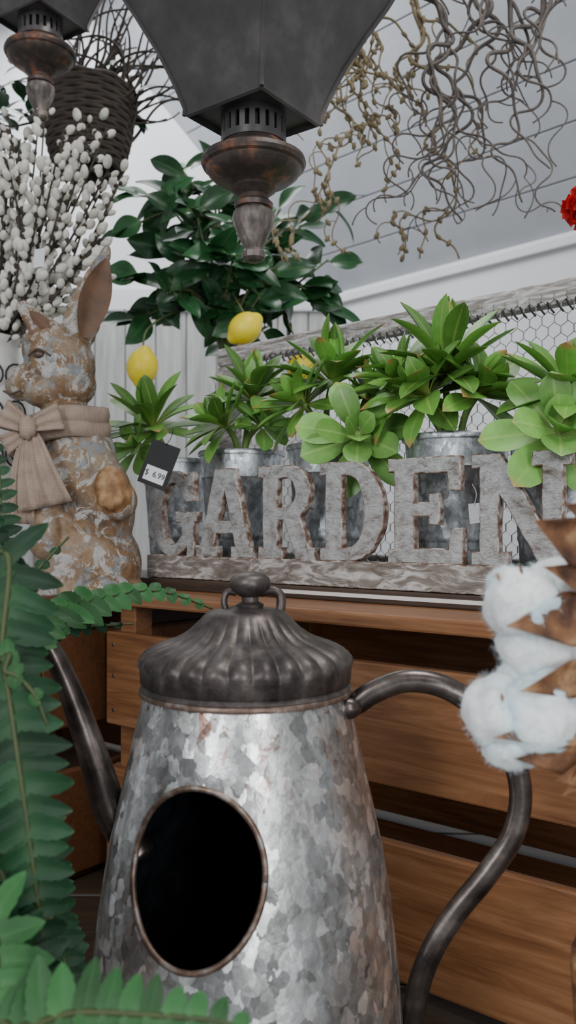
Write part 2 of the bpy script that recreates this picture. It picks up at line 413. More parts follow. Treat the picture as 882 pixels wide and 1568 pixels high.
# ------------------------------------------------------------ GARDEN sign
def arc(cx, cy, rx, ry, a0, a1, n=18):
    return [(cx+rx*cos(math.radians(lerp(a0, a1, i/n))), cy+ry*sin(math.radians(lerp(a0, a1, i/n)))) for i in range(n+1)]
LET = {
 'G': (.80, [arc(.40, .5, .40, .51, 57, 300, 30)+[(.66, .1), (.66, .0), (.79, 0), (.79, .40), (.85, .40), (.85, .52), (.46, .52), (.46, .40), (.57, .40), (.57, .25)]
        + arc(.41, .5, .19, .36, 310, 50, 22)+[(.64, .64), (.79, .64), (.79, .98), (.68, .98), (.66, .92)]]),
 'A': (.92, [[(0, 0), (.36, 0), (.36, .13), (.29, .13), (.33, .27), (.59, .27), (.63, .13), (.56, .13), (.56, 0), (.92, 0), (.92, .13), (.85, .13), (.61, 1), (.31, 1), (.07, .13), (0, .13)],
        [(.37, .42), (.46, .76), (.55, .42)]]),
 'R': (.82, [[(0, 0), (.36, 0), (.36, .13), (.29, .13), (.29, .42), (.37, .42), (.55, 0), (.82, 0), (.82, .13), (.74, .13), (.61, .44)]+arc(.46, .71, .29, .29, -52, 90, 14)+[(0, 1), (0, .87), (.07, .87), (.07, .13), (0, .13)],
        [(.29, .86)]+arc(.41, .705, .13, .155, 90, -90, 12)+[(.29, .55)]]),
 'D': (.80, [[(0, 0)]+arc(.38, .5, .42, .5, -90, 90, 24)+[(0, 1), (0, .87), (.07, .87), (.07, .13), (0, .13)],
        [(.29, .86)]+arc(.36, .5, .2, .36, 90, -90, 18)+[(.29, .14)]]),
 'E': (.84, [[(0, 0), (.83, 0), (.83, .34), (.70, .34), (.67, .15), (.30, .15), (.30, .44), (.46, .44), (.46, .36), (.58, .36), (.58, .66), (.46, .66), (.46, .58), (.30, .58), (.30, .85), (.65, .85), (.68, .68), (.80, .68), (.80, 1), (0, 1), (0, .87), (.07, .87), (.07, .13), (0, .13)]]),
 'N': (.93, [[(0, 0), (.36, 0), (.36, .13), (.27, .13), (.27, .64), (.66, 0), (.86, 0), (.86, .87), (.93, .87), (.93, 1), (.58, 1), (.58, .87), (.67, .87), (.67, .36), (.28, 1), (0, 1), (0, .87), (.08, .87), (.08, .13), (0, .13)]]),
}
SP = [('G', 0, .086), ('A', .0885, .1925), ('R', .199, .289), ('D', .296, .386), ('E', .391, .485), ('N', .493, .599)]
SO = Vector((-.190, 1.2, CAM-.0717))
SM = Matrix(((dx.x, 0, dn.x, SO.x), (dx.y, 0, dn.y, SO.y), (0, 1, 0, SO.z), (0, 0, 0, 1)))
def curve_mesh(polys, ext, bev, name):
    cu = bpy.data.curves.new(name, 'CURVE'); cu.dimensions = '2D'; cu.fill_mode = 'BOTH'
    cu.extrude = ext; cu.bevel_depth = bev; cu.bevel_resolution = 1; cu.offset = -bev
    for P in polys:
        s = cu.splines.new('POLY'); s.points.add(len(P)-1)
        for p, q in zip(s.points, P): p.co = (q[0], q[1], 0, 1)
        s.use_cyclic_u = True
    o = bpy.data.objects.new(name, cu); bpy.context.scene.collection.objects.link(o)
    bpy.context.view_layer.update()
    me = bpy.data.meshes.new_from_object(o.evaluated_get(bpy.context.evaluated_depsgraph_get()))
    bpy.data.objects.remove(o); bpy.data.curves.remove(cu)
    return me
mb = MB(); HL = .1165; B0 = .031
def add_me(me, mi_front, mi_edge):
    vs = [v.co.copy() for v in me.vertices]; base = len(mb.v)
    mb.v += [tuple(v) for v in vs]; mb.c += [(.5, .5, .5)]*len(vs)
    for p in me.polygons:
        mb.f.append(tuple(base+i for i in p.vertices)); mb.m.append(mi_front if abs(p.normal.z) > .95 else mi_edge)
RS = random.Random(3)
for ch, a, b in SP:
    w, polys = LET[ch]
    P2 = []
    for P in polys:
        Q = []
        n = len(P)
        for i in range(n):
            p, q = P[i], P[(i+1) % n]
            L = math.hypot(q[0]-p[0], q[1]-p[1]); k = max(1, int(L/.12))
            for j in range(k):
                x = lerp(p[0], q[0], j/k); y = lerp(p[1], q[1], j/k)
                X = a+x*(b-a)/w; Y = B0-.001+y*HL
                if y > .02:
                    X += RS.uniform(-1, 1)*.0006; Y += RS.uniform(-1, 1)*.0006
                Q.append((X, Y))
        P2.append(Q)
    add_me(curve_mesh(P2, .0042, .0014, 'l_'+ch), 0, 1)
Q = []
for i in range(61): Q.append((-.004+i*.0103, 0))
for i in range(61): Q.append((-.004+(60-i)*.0103, B0+RS.uniform(-1, 1)*.0008))
add_me(curve_mesh([Q], .008, .0012, 'base'), 2, 1)
mb.obj('garden_word_sign', [m_sign, m_signedge, m_signbase], False, SM)

# ------------------------------------------------------------ succulents in tin pots
def spat(t):
    if t < .66: return .22+.78*(sin(t/.66*pi/2)**1.7)
    q = (t-.66)/.34; return max(.03, (1-q**2.1)**.62)
def spear(t):
    if t < .62: return .26+.74*(sin(t/.62*pi/2)**1.6)
    q = (t-.62)/.38; return max(.02, (1-q**1.7)**.8)
def rosette(mb, c, axis, rad, rings, W, prof=spat, mi=0, th=.0020, bend=.7, cup=.25):
    axis = Vector(axis).normalized(); a0 = axis.orthogonal().normalized(); b0 = axis.cross(a0); ph = R.random()*6
    for (n, tilt, lf) in rings:
        ph += .5
        for i in range(n):
            a = ph+2*pi*i/n+R.uniform(-.2, .2); rd = a0*cos(a)+b0*sin(a)
            tl = math.radians(tilt+R.uniform(-9, 9)); d = axis*cos(tl)+rd*sin(tl)
            mb.leaf(Vector(c)+rd*.004-axis*.012*(tilt/90), d, axis if tilt > 15 else rd, rad*lf*R.uniform(.85, 1.12), W*R.uniform(.85, 1.1)*(.55+.45*lf), prof, bend*R.uniform(.3, 1.2), th, mi, cup, 10)
def pot(mb, x, y, zt, r, zb, mi=0):
    h = zt-zb
    pr = [(r*.74, 0), (r*.76, .004), (r*.80, h*.3), (r*.805, h*.31), (r*.83, h*.33), (r*.82, h*.35), (r*.92, h*.78), (r*.955, h*.80), (r*.93, h*.82), (r*.97, h-.004),
          (r*1.02, h-.004), (r*1.035, h), (r*1.0, h+.003), (r*.95, h), (r*.9, h-.02)]
    mb.lathe(pr, (x, y, zb), 40, mi)
    mb.lathe([(r*.92, h-.018), (r*.5, h-.012), (.001, h-.01)], (x, y, zb), 24, 1)
ZB = CAM-.0725; ZT = CAM+.103
def plant(x, y, r, rosettes, zt=ZT, nm='potted_succulent'):
    mb = MB(); pot(mb, x, y, zt, r, ZB)
    for (c, ax, rad, rings, W, mi, bend) in rosettes:
        c = Vector(c); b = Vector((x, y, zt-.02)); q = (b+c)/2+Vector((R.uniform(-.01, .01), 0, .01))
        mb.tube(spline([b+(c-b)*.05, q, c], 5), .0042, 8, 2)
        rosette(mb, c, ax, rad, rings, W, spat if mi == 4 else spear, mi, .0018, bend)
    o = mb.obj(nm, [m_pot, m_soil, m_stem, m_succ, m_succ2]); auto_smooth(o, 50); return o
full = [(4, 14, .6), (6, 38, .85), (7, 64, 1.0), (6, 88, 1.0)]
tall = [(4, 10, .85), (6, 32, 1.0), (7, 58, 1.0), (7, 84, 1.0)]
broad = [(3, 18, .5), (5, 48, .85), (7, 80, 1.0)]
plant(-.171, 1.303, .052, [
    (S(232, 648, 1.29), (-.15, -.45, .9), .088, tall, .029, 3, .6),
    (S(205, 680, 1.27), (-.5, -.6, .35), .055, broad, .026, 4, .4)], CAM+.098)
plant(-.0665, 1.219, .061, [
    (S(388, 603, 1.22), (.1, -.3, .95), .078, tall, .028, 3, .55),
    (S(340, 645, 1.19), (-.6, -.3, .8), .070, full, .027, 3, .5),
    (S(405, 645, 1.18), (.35, -.6, .7), .050, broad, .027, 4, .4)])
plant(.055, 1.122, .056, [
    (S(510, 578, 1.14), (0, -.25, 1), .092, tall, .028, 3, .65),
    (S(460, 610, 1.12), (-.6, -.3, .7), .070, full, .025, 3, .5),
    (S(565, 598, 1.12), (.5, -.3, .8), .066, full, .022, 3, .5),
    (S(548, 665, 1.03), (-.05, -.92, .25), .078, broad, .038, 4, .4)])
plant(.200, 1.006, .063, [
    (S(685, 560, 1.0), (0, -.2, 1), .096, tall, .029, 3, .6),
    (S(650, 596, .99), (-.5, -.45, .75), .084, full, .031, 3, .6),
    (S(738, 596, .99), (.5, -.45, .75), .084, full, .032, 3, .6),
    (S(610, 580, 1.03), (-.6, -.2, .7), .080, full, .021, 3, .4)])
plant(.301, .925, .060, [
    (S(858, 655, .86), (-.1, -.9, .4), .072, broad, .039, 4, .3),
    (S(872, 592, .90), (.1, -.3, 1), .084, full, .033, 3, .5)])

# ------------------------------------------------------------ chicken-wire frame
f0 = Vector((-.115, 1.467, 0)); fd = Vector((.738, -.674, 0)).normalized(); fn = Vector((-.674, -.738, 0)).normalized()
FM = Matrix(((fd.x, fn.x, 0, f0.x), (fd.y, fn.y, 0, f0.y), (0, 0, 1, 0), (0, 0, 0, 1)))
mb = MB(); zt = CAM+.303; fl = .80
mb.box((0, -.010, zt-.030), (fl, .010, zt), 0, None, .003)
mb.box((0, -.0095, ZB), (.042, .0095, zt-.0305), 0, None, .003)
mb.box((fl-.042, -.0095, ZB), (fl, .0095, zt-.0305), 0, None, .003)
mb.box((.0425, -.0095, ZB), (fl-.0425, .0095, ZB+.03), 0, None, .003)
cw, chh = .0165, .0100; nx = int((fl-.084)/(cw/2)); k = 0; z = ZB+.02
while z < zt-.02:
    pts = []
    for i in range(nx+1):
        up = ((i+k) % 2 == 0)
        pts.append((.042+i*cw/2+.0006*sin(i*3.7+k), .011+.0015*sin(i+k*.7), z+(.003 if up else -.003)))
    mb.tube(pts, .0006, 4, 1)
    for i in range(nx+1):
        if (i+k) % 2 == 0:
            x = .042+i*cw/2
            mb.tube([(x, .011, z+.003), (x, .011, z+chh+.0013)], .0009, 4, 1)
    z += chh+.0043; k += 1
for i in range(58):
    x = .045+i*.0122
    mb.tube([(x-.004, .012, zt-.026), (x, .013, zt-.034), (x+.005, .012, zt-.041)], .0014, 5, 2)
mb.obj('chicken_wire_frame', [m_wframe, m_wire, m_black], False, FM)

# ------------------------------------------------------------ watering can
ax = Vector((-.032, .65, 0)); mb = MB()
RP = [(-.12, .076), (-.16, .0855), (-.20, .0945), (-.24, .1035), (-.28, .110), (-.32, .1145), (-.36, .118), (-.40, .1205), (-.455, .122)]
def rz(z):
    for (a, ra), (b, rb) in zip(RP, RP[1:]):
        if b <= z <= a: return lerp(ra, rb, (a-z)/(a-b))
    return RP[0][1] if z > -.12 else RP[-1][1]
outer = [(rz(-.455+.335*i/40), -.455+.335*i/40) for i in range(41)]
prof = [(.004, -.4595), (.115, -.4595), (.121, -.4585)]+outer+[(.074, -.12)]+[(r-.002, z) for r, z in reversed(outer[1:-1])]+[(.118, -.45), (.004, -.45)]
mb.lathe(prof, (ax.x, ax.y, CAM), 96, 0, None, True)
can = mb.obj('watering_can', [m_galv, m_inside])
th = math.radians(18); D = Vector((-sin(th), -cos(th), 0)); T = Vector((cos(th), -sin(th), 0)); HZ = -.231; HA, HB = .0475, .056
cm = MB(); vs = []
for q in (.02, .25):
    for j in range(64):
        a = 2*pi*j/64; vs.append(ax+D*q+T*HA*cos(a)+Vector((0, 0, CAM+HZ+HB*sin(a))))
cm.add(vs, [(j, (j+1) % 64, 64+(j+1) % 64, 64+j) for j in range(64)]+[tuple(reversed(range(64))), tuple(range(64, 128))])
cut = cm.obj('cut', [])
bo = can.modifiers.new('b', 'BOOLEAN'); bo.object = cut; bo.operation = 'DIFFERENCE'; bo.solver = 'EXACT'
apply_mods(can); bpy.data.objects.remove(cut)
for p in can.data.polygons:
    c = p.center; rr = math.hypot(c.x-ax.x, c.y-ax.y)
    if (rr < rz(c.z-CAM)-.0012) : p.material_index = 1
auto_smooth(can, 40)
mb = MB(); pts = []
for j in range(65):
    a = 2*pi*j/64; ta = HA*cos(a); z = HZ+HB*sin(a); r = rz(z)+.0005
    pts.append(ax+T*ta+D*math.sqrt(r*r-ta*ta)+Vector((0, 0, CAM+z)))
mb.tube(pts, .0022, 8); mb.obj('opening_rim', [m_rustrim], parent=can)
mb = MB()
lp = [(.0745, -.126), (.0785, -.1255), (.0805, -.122), (.0785, -.119), (.0800, -.117), (.0803, -.108), (.0812, -.104), (.0800, -.100), (.076, -.0955), (.070, -.092), (.063, -.089), (.055, -.0865), (.048, -.083), (.042, -.0785), (.037, -.0735), (.0325, -.0685), (.029, -.0655), (.024, -.064), (.014, -.0635), (.0125, -.0625), (.009, -.061)]
amp = [0, 0, 0, 0, .004, .008, .016, .028, .042, .050, .052, .048, .04, .028, .014, .006, 0, 0, 0, 0, 0]
def lmod(i, a): return 1+amp[i]*(abs(cos(a*14))*1.6-1.0)
mb.lathe(lp, (ax.x, ax.y, CAM), 336, 0, lmod)
mb.lathe([(.0775, -.1275), (.0808, -.1265), (.0812, -.1235), (.079, -.1215)], (ax.x, ax.y, CAM), 96, 1)
KX = ax.x+.003
mb.lathe([(.010, -.063), (.0105, -.060), (.0065, -.058), (.0065, -.0545), (.009, -.0535), (.0065, -.0525)], (KX, ax.y, CAM), 24, 0)
mb.lathe([(.003, -.0545), (.010, -.0525), (.0145, -.0485), (.0162, -.0445), (.0150, -.040), (.011, -.0370), (.005, -.0355), (.001, -.0353)], (KX, ax.y, CAM), 32, 0)
mb.tube(spline([S(350, 944, .655), S(343, 922, .658), S(348, 907, .66), S(362, 908, .66)], 6), .0026, 8)
mb.tube(spline([S(398, 907, .665), S(418, 904, .665), S(430, 915, .664), S(428, 945, .66)], 6), .0038, 8)
o = mb.obj('lid', [m_lid, m_rustrim], parent=can); auto_smooth(o, 60)
mb = MB()
sp = spline([S(60, 966, .63), S(78, 994, .633), S(104, 1050, .638), S(130, 1120, .642), S(150, 1180, .646), S(172, 1245, .65), S(215, 1310, .65)], 7)
n = len(sp); mb.tube(sp, [lerp(.0055, .0145, (i/(n-1))**.9) for i in range(n)], 20)
mb.tube([sp[0]+Vector((.0007, 0, -.0015)), sp[0], sp[0]-Vector((.0007, 0, -.0012))], [.0062, .0072, .0064], 16)
mb.obj('spout', [m_handle], parent=can)
mb = MB()
hp = spline([S(520, 1092, .64), S(545, 1078, .64), S(572, 1060, .64), S(620, 1043, .64), S(675, 1050, .64), S(728, 1082, .64), S(775, 1140, .64), S(797, 1205, .64), S(787, 1275, .64), S(745, 1340, .64), S(700, 1395, .64), S(662, 1455, .64), S(640, 1515, .645), S(632, 1580, .65), S(622, 1620, .65)], 7)
n = len(hp); mb.tube(hp, [.0088 if i > 8 else .0066+.0022*i/8 for i in range(n)], 16, flat=.8)
mb.ell(S(533, 1085, .625), (.010, .006, .008), None, 12, 8)
mb.obj('handle', [m_handle], parent=can)

# ------------------------------------------------------------ lanterns
def lantern(cx, cy, zo, rot, sc=1.0):
    z = lambda q: CAM+zo+q*sc
    mb = MB()
    fp = [(.004, .292), (.010, .293), (.0135, .297), (.0135, .306), (.011, .311), (.0125, .316), (.0225, .345), (.025, .357), (.0235, .366), (.018, .372)]
    mb.lathe([(r*sc, (.303+(q-.292)*.76)*sc) for r, q in fp], (cx, cy, CAM+zo), 12, 1)
    cp = [(.016, .369), (.0215, .371), (.0225, .376), (.018, .380), (.0165, .385), (.022, .389), (.026, .392), (.024, .396), (.030, .400), (.044, .404), (.052, .410), (.055, .416), (.0585, .418), (.0605, .422), (.059, .427), (.050, .432), (.040, .438), (.036, .443), (.036, .446)]
    mb.lathe([(r*sc, (q-.007)*sc) for r, q in cp], (cx, cy, CAM+zo), 40, 2)
    mb.lathe([(.028*sc, .436*sc), (.028*sc, .472*sc)], (cx, cy, CAM+zo), 24, 3)
    for zz in (.440, .466):
        mb.lathe([(.034*sc, (zz-.004)*sc), (.0375*sc, (zz-.004)*sc), (.0375*sc, (zz+.004)*sc), (.034*sc, (zz+.004)*sc)], (cx, cy, CAM+zo), 40, 0, None, True)
    for i in range(20):
        a = 2*pi*i/20; Mx = Matrix.Translation((cx, cy, 0)) @ Matrix.Rotation(a, 4, 'Z')
        mb.box((.0345*sc, -.0032*sc, z(.441)), (.037*sc, .0032*sc, z(.465)), 0, Mx)
    def ring(hd, q):
        q -= .007
        return [Vector((cx+hd*sc*cos(rot+k*pi/2), cy+hd*sc*sin(rot+k*pi/2), z(q))) for k in range(4)]
    lev = [(.030, .476), (.072, .476), (.0745, .470), (.078, .472), (.0775, .480), (.088, .505), (.106, .540), (.132, .580), (.157, .615), (.172, .640), (.176, .655), (.176, .668), (.165, .672)]
    vs = []
    for hd, q in lev: vs += ring(hd, q)
    fs = []
    for i in range(len(lev)-1):
        for k in range(4): fs.append((i*4+k, i*4+(k+1) % 4, i*4+4+(k+1) % 4, i*4+4+k))
    fs.append(tuple((len(lev)-1)*4+k for k in range(4)))
    mb.add(vs, fs, 0)
    for k in range(4):
        mb.tube([ring(hd+.001, q)[k] for hd, q in lev[3:11]], .0028*sc, 6, 0)
    b0, b1 = ring(.150, .672), ring(.170, .93)
    for k in range(4): mb.tube([b0[k], b1[k]], .007*sc, 6, 0)
    g0, g1 = ring(.146, .672), ring(.164, .93)
    mb.add(g0+g1, [(k, (k+1) % 4, 4+(k+1) % 4, 4+k) for k in range(4)], 4)
    lev = [(.19, .93), (.195, .945), (.14, 1.0), (.07, 1.04), (.03, 1.09)]; vs = []
    for hd, q in lev: vs += ring(hd, q)
    fs = [(i*4+k, i*4+(k+1) % 4, i*4+4+(k+1) % 4, i*4+4+k) for i in range(len(lev)-1) for k in range(4)]+[(3, 2, 1, 0), (16, 17, 18, 19)]
    mb.add(vs, fs, 0)
    zz = z(1.078); i = 0
    while zz < CAM+2.05:
        a = 0 if i % 2 else pi/2
        mb.tube([(cx+.009*cos(q)*cos(a), cy+.009*cos(q)*sin(a), zz+.018+.018*sin(q)) for q in [2*pi*j/12 for j in range(13)]], .002, 5, 0)
        zz += .029; i += 1
    o = mb.obj('hanging_lantern', [m_lantern, m_finial, m_lrust, m_black, m_glass]); auto_smooth(o, 30)
lantern(-.0395, .975, 0, -pi/2+.15)
lantern(-.423, 1.45, .39, -pi/2+.25)

# ------------------------------------------------------------ rabbit statue
RY = 1.15; k = RY/F
def rp(u, v, d=0): return Vector(((u-441)*k, RY-d*k, CAM-(v-805)*k))
mb = MB()
def e(u, v, d, a, b, c, rot=0):
    mb.ell(rp(u, v, d), (a*k, c*k, b*k), Matrix.Rotation(rot, 3, 'Y'), 24, 16)
e(135, 865, 0, 82, 80, 70); e(138, 905, 5, 88, 34, 74); e(135, 780, 0, 72, 95, 60); e(122, 705, 0, 56, 70, 50); e(102, 648, 0, 42, 42, 38)
e(92, 562, 0, 54, 58, 46); e(80, 538, 0, 46, 42, 42); e(52, 585, 6, 38, 29, 34); e(34, 595, 6, 24, 20, 25); e(70, 602, 12, 34, 24, 32)
e(118, 590, 5, 30, 32, 34); e(20, 587, 6, 9, 8, 10)
e(66, 528, 30, 24, 8, 12, .3); e(70, 570, 34, 20, 9, 9, .2)
for i in range(9):   # ears
    t = i/8
    e(lerp(112, 158, t), lerp(525, 396, t), -4, lerp(27, 10, t**1.6)+7*sin(t*pi), 24, lerp(15, 6, t), .3)
    e(lerp(82, 38, t), lerp(520, 472, t), 14, lerp(26, 10, t), lerp(20, 8, t), lerp(14, 7, t), -.6)
for i in range(6):   # arms
    t = i/5
    e(lerp(150, 192, t), lerp(700, 768, t), lerp(25, 48, t), 27, 30, 24)
    e(lerp(88, 84, t), lerp(715, 825, t), lerp(25, 55, t), lerp(26, 24, t), 30, 24)
e(182, 748, 56, 25, 30, 24); e(174, 768, 72, 8, 12, 12); e(186, 772, 74, 8, 12, 12); e(198, 766, 68, 8, 12, 12)
e(80, 905, 55, 40, 30, 45); e(175, 905, 55, 40, 30, 45)
rab = mb.obj('rabbit_statue', [m_rab])
rm = rab.modifiers.new('r', 'REMESH'); rm.mode = 'VOXEL'; rm.voxel_size = .0026
sm = rab.modifiers.new('s', 'SMOOTH'); sm.iterations = 3; sm.factor = .5
apply_mods(rab)
rab.data.materials.clear(); rab.data.materials.append(m_rab); rab.data.materials.append(m_rabpaw)
pc = rp(184, 754, 62)
for v in rab.data.vertices:
    if v.co.z < CT: v.co.z = CT
for p in rab.data.polygons:
    q = p.center-pc
    p.material_index = 1 if (q.x/(30*k))**2+(q.z/(36*k))**2+(q.y/(32*k))**2 < 1+.25*noise.noise(p.center*60) else 0
mb = MB()
def earprof(t): return max(.05, sin(pi*min(1, t*.93+.07))**.75)
mb.leaf(rp(132, 520, 15), rp(166, 396, 11)-rp(132, 520, 15), (.35, -1, 0), 126*k, 46*k, earprof, .05, 0, 0, .35, 12, .5)
mb.leaf(rp(84, 512, 30), rp(46, 476, 24)-rp(84, 512, 30), (-.1, -1, .3), 44*k, 18*k, earprof, .05, 0, 0, .3, 10, .5)
mb.obj('inner_ears', [m_rabear], parent=rab)
mb = MB(); mb.ell(rp(72, 551, 42), (8.5*k, 5*k, 6*k), None, 14, 10)
mb.tube(spline([rp(56, 553, 41), rp(72, 544, 47), rp(90, 554, 44)], 5), 1.8*k, 6)
mb.tube(spline([rp(12, 602, 20), rp(26, 608, 32), rp(44, 604, 39)], 5), 1.6*k, 6)
mb.obj('eye_and_mouth', [m_eye], parent=rab)
# burlap bow
mb = MB()
n = 40
for (rr0, zc, hh) in ((50, 642, 13), (52, 664, 12)):
    vs = []
    for i in range(n):
        a = 2*pi*i/n; q = 1+.03*sin(a*7)
        for (dr, dz) in ((-4, -hh), (3, -hh*.8), (5, 0), (3, hh*.8), (-4, hh)):
            vs.append(rp(108+(rr0+dr+4)*cos(a)*q, zc+dz-5*cos(a)+6*sin(a*3)*.4, (rr0-2+dr)*sin(a)*q*.96))
    mb.add(vs, [(i*5+j, i*5+j+1, ((i+1) % n)*5+j+1, ((i+1) % n)*5+j) for i in range(n) for j in range(4)])
def sheet(rows, mi=0):
    m = len(rows[0]); vs = [p for r in rows for p in r]
    mb.add(vs, [(i*m+j, i*m+j+1, (i+1)*m+j+1, (i+1)*m+j) for i in range(len(rows)-1) for j in range(m-1)])
def ribbon(P0, P1, w0, w1, d0, d1, fold=5, ns=12, m=15, puff=10):
    rows = []
    for i in range(ns+1):
        t = i/ns; u = lerp(P0[0], P1[0], t); v = lerp(P0[1], P1[1], t); w = lerp(w0, w1, t**.8)
        dxx, dyy = P1[0]-P0[0], P1[1]-P0[1]; L = math.hypot(dxx, dyy); nxx, nyy = -dyy/L, dxx/L
        rows.append([rp(u+nxx*w*(j/(m-1)-.5), v+nyy*w*(j/(m-1)-.5), lerp(d0, d1, t)+fold*sin(j*1.3+t)*(.3+t*.7)+puff*sin(t*pi)) for j in range(m)])
    sheet(rows)
def loop(c, tip, w, d, puff):            # a real bow loop: ribbon out and back around a rounded end
    rows = []; dxx, dyy = tip[0]-c[0], tip[1]-c[1]; L = math.hypot(dxx, dyy); nxx, nyy = -dyy/L, dxx/L
    for i in range(25):
        a = pi*2*i/24; s_ = (1-cos(a))/2; u = lerp(c[0], tip[0], s_); v = lerp(c[1], tip[1], s_); ww = lerp(w*.35, w, s_**.7)
        rows.append([rp(u+nxx*ww*(j/10-.5), v+nyy*ww*(j/10-.5), d+puff*sin(a)*(.3+s_)+2.5*sin(j*1.5)) for j in range(11)])
    sheet(rows)
ribbon((68, 672), (92, 778), 22, 80, 66, 76, 6)
ribbon((60, 672), (50, 802), 20, 46, 60, 62, 4)
loop((62, 662), (22, 640), 44, 60, 13)
loop((66, 660), (112, 646), 40, 66, 9)
loop((60, 668), (24, 690), 34, 56, 9)
mb.ell(rp(63, 663, 70), (13*k, 12*k, 18*k), None, 16, 12, fn=lambda p: 1+.08*sin(p.x*9))
o = mb.obj('burlap_bow', [m_burlap], parent=rab)
so = o.modifiers.new('s', 'SOLIDIFY'); so.thickness = .0015

# ------------------------------------------------------------ lemon tree
mb = MB(); TY = 1.75
base = Vector((S(350, 620, TY).x, TY, TT))
mb.lathe([(.075, 0), (.08, .004), (.105, .17), (.115, .172), (.118, .20), (.108, .20), (.10, .18)], base, 36, 2)
mb.lathe([(.103, .185), (.001, .19)], base, 24, 3)
trunk = spline([base+Vector((0, 0, .18)), base+Vector((.01, 0, .32)), S(345, 600, TY), S(338, 500, TY), S(325, 430, TY), S(335, 340, TY)], 6)
mb.tube(trunk, [lerp(.010, .005, i/(len(trunk)-1)) for i in range(len(trunk))], 8, 0)
cl = [(350, 420, 0), (300, 470, -.03), (245, 300, .05), (215, 420, -.08), (250, 370, .0), (440, 400, 0), (485, 440, -.04), (430, 320, .08), (335, 290, .05), (505, 315, .02), (300, 350, -.1), (380, 350, -.1),
      (400, 450, -.05), (275, 255, .1), (205, 345, .0), (370, 480, .1), (290, 430, .03), (460, 350, .1), (330, 390, -.12), (215, 490, -.05), (492, 470, .0), (340, 245, .12), (215, 300, .0), (435, 470, .05),
      (300, 320, -.05), (360, 390, -.14), (420, 410, -.12), (255, 450, -.12), (410, 500, .08), (500, 400, .05)]
def lleaf(t):
    if t < .10: return .12
    q = (t-.10)/.90; return max(.02, sin(pi*q**.9)**.85)
for (u, v, dd) in cl:
    tgt = S(u, v, TY+dd); st = trunk[R.randint(14, len(trunk)-1)]
    mid = (st+tgt)/2+Vector((R.uniform(-.02, .02), R.uniform(-.03, .03), R.uniform(0, .04)))
    br = spline([st, mid, tgt], 6); mb.tube(br, [lerp(.0045, .002, i/12) for i in range(13)], 6, 0)
    for q in range(8):
        b = br[min(12, 5+q)]; a = R.uniform(0, 2*pi)
        d = Vector((cos(a), sin(a)*.6-.15, R.uniform(-.8, .5)))+(tgt-st).normalized()*.4
        mb.leaf(b, d, (R.uniform(-.6, .6), -.75, R.uniform(-.1, 1.0)), R.uniform(.068, .110), R.uniform(.036, .052), lleaf, R.uniform(.0, .8), 0, 1, .25, 10, None, .04)
def lemon(c, rot=0, s=1):
    Rm = Matrix.Rotation(rot, 3, 'Y')
    def fn(p): return 1+.16*max(0, abs(p.z)-.88)/.12
    mb.ell(c, (.032*s, .032*s, .038*s), Rm, 28, 24, 4, fn=fn)
lemon(S(375, 503, 1.60), .9, .90); mb.tube([S(375, 482, 1.60), S(360, 455, 1.68), S(345, 440, 1.75)], .002, 6, 0)
lemon(S(218, 562, 1.60), .15, .93); mb.tube(spline([S(219, 537, 1.60), S(225, 505, 1.62), S(262, 480, 1.68), S(310, 470, 1.75)], 5), .002, 6, 0)
lemon(S(460, 562, 1.78), .3, .9); mb.tube([S(460, 538, 1.78), S(440, 490, 1.77), S(420, 460, 1.76)], .002, 6, 0)
mb.obj('lemon_tree', [m_bark, m_tree, m_terra, m_soil, m_lemon])

# ------------------------------------------------------------ pussy willow in white urn
mb = MB(); VY = 1.42; vc = S(-22, 520, VY); vc = Vector((vc.x, VY, 0))
h = CAM+.31-CT
mb.lathe([(.04, 0), (.045, .01), (.03, .03), (.034, .06), (.062, .14), (.070, .24), (.066, .33), (.05, .37), (.052, h-.01), (.062, h), (.058, h+.003), (.048, h-.01), (.03, h-.05)], (vc.x, vc.y, CT), 40, 0)
for sgn in (-1, 1):
    for zc in (.2, .27, .33):
        pts = []
        for i in range(30):
            a = i/29*4.2*pi; r = .024*(1-i/32)
            an = -pi/2+.75+sgn*.3+sgn*r*cos(a)/.07; zz = CT+zc+r*sin(a)
            pts.append((vc.x+.0715*cos(an), vc.y+.0715*sin(an), zz))
        mb.tube(pts, .0018, 5, 1)
top = Vector((vc.x, vc.y, CT+h-.02))
for i in range(50):
    tu = R.uniform(-40, 190); tv = R.uniform(150, 300)+max(0, tu-120)*1.0; tg = S(tu, tv, VY+R.uniform(-.10, .25))
    if i % 3 == 0: tg = S(R.uniform(10, 165), R.uniform(300, 430), VY+R.uniform(-.10, .15))
    s0 = top+Vector((R.uniform(-.03, .03), R.uniform(-.03, .03), 0))
    st = spline([s0, lerp(s0, tg, .5)+Vector((R.uniform(.0, .04), 0, -.01)), tg], 12)
    mb.tube(st, [lerp(.0028, .0014, j/(len(st)-1)) for j in range(len(st))], 5, 2)
    for j in range(5, len(st)):
        if R.random() < .15: continue
        p = st[j]; tn = (st[j]-st[j-1]).normalized(); a = R.uniform(0, 6.28)
        sd = (tn.orthogonal().normalized()*cos(a)+tn.cross(tn.orthogonal().normalized())*sin(a)); dd = (tn+sd*.6).normalized()
        rot = dd.to_track_quat('Z', 'Y').to_matrix(); sz = R.uniform(.65, 1.2)
        mb.ell(p+sd*.007+dd*.008, (.0070*sz, .0070*sz, .0105*sz), rot, 8, 6, 3)
        mb.ell(p+sd*.004, (.0042, .0042, .005), rot, 6, 4, 2)
mb.obj('pussy_willow_vase', [m_white, m_black, m_twigd, m_bud])

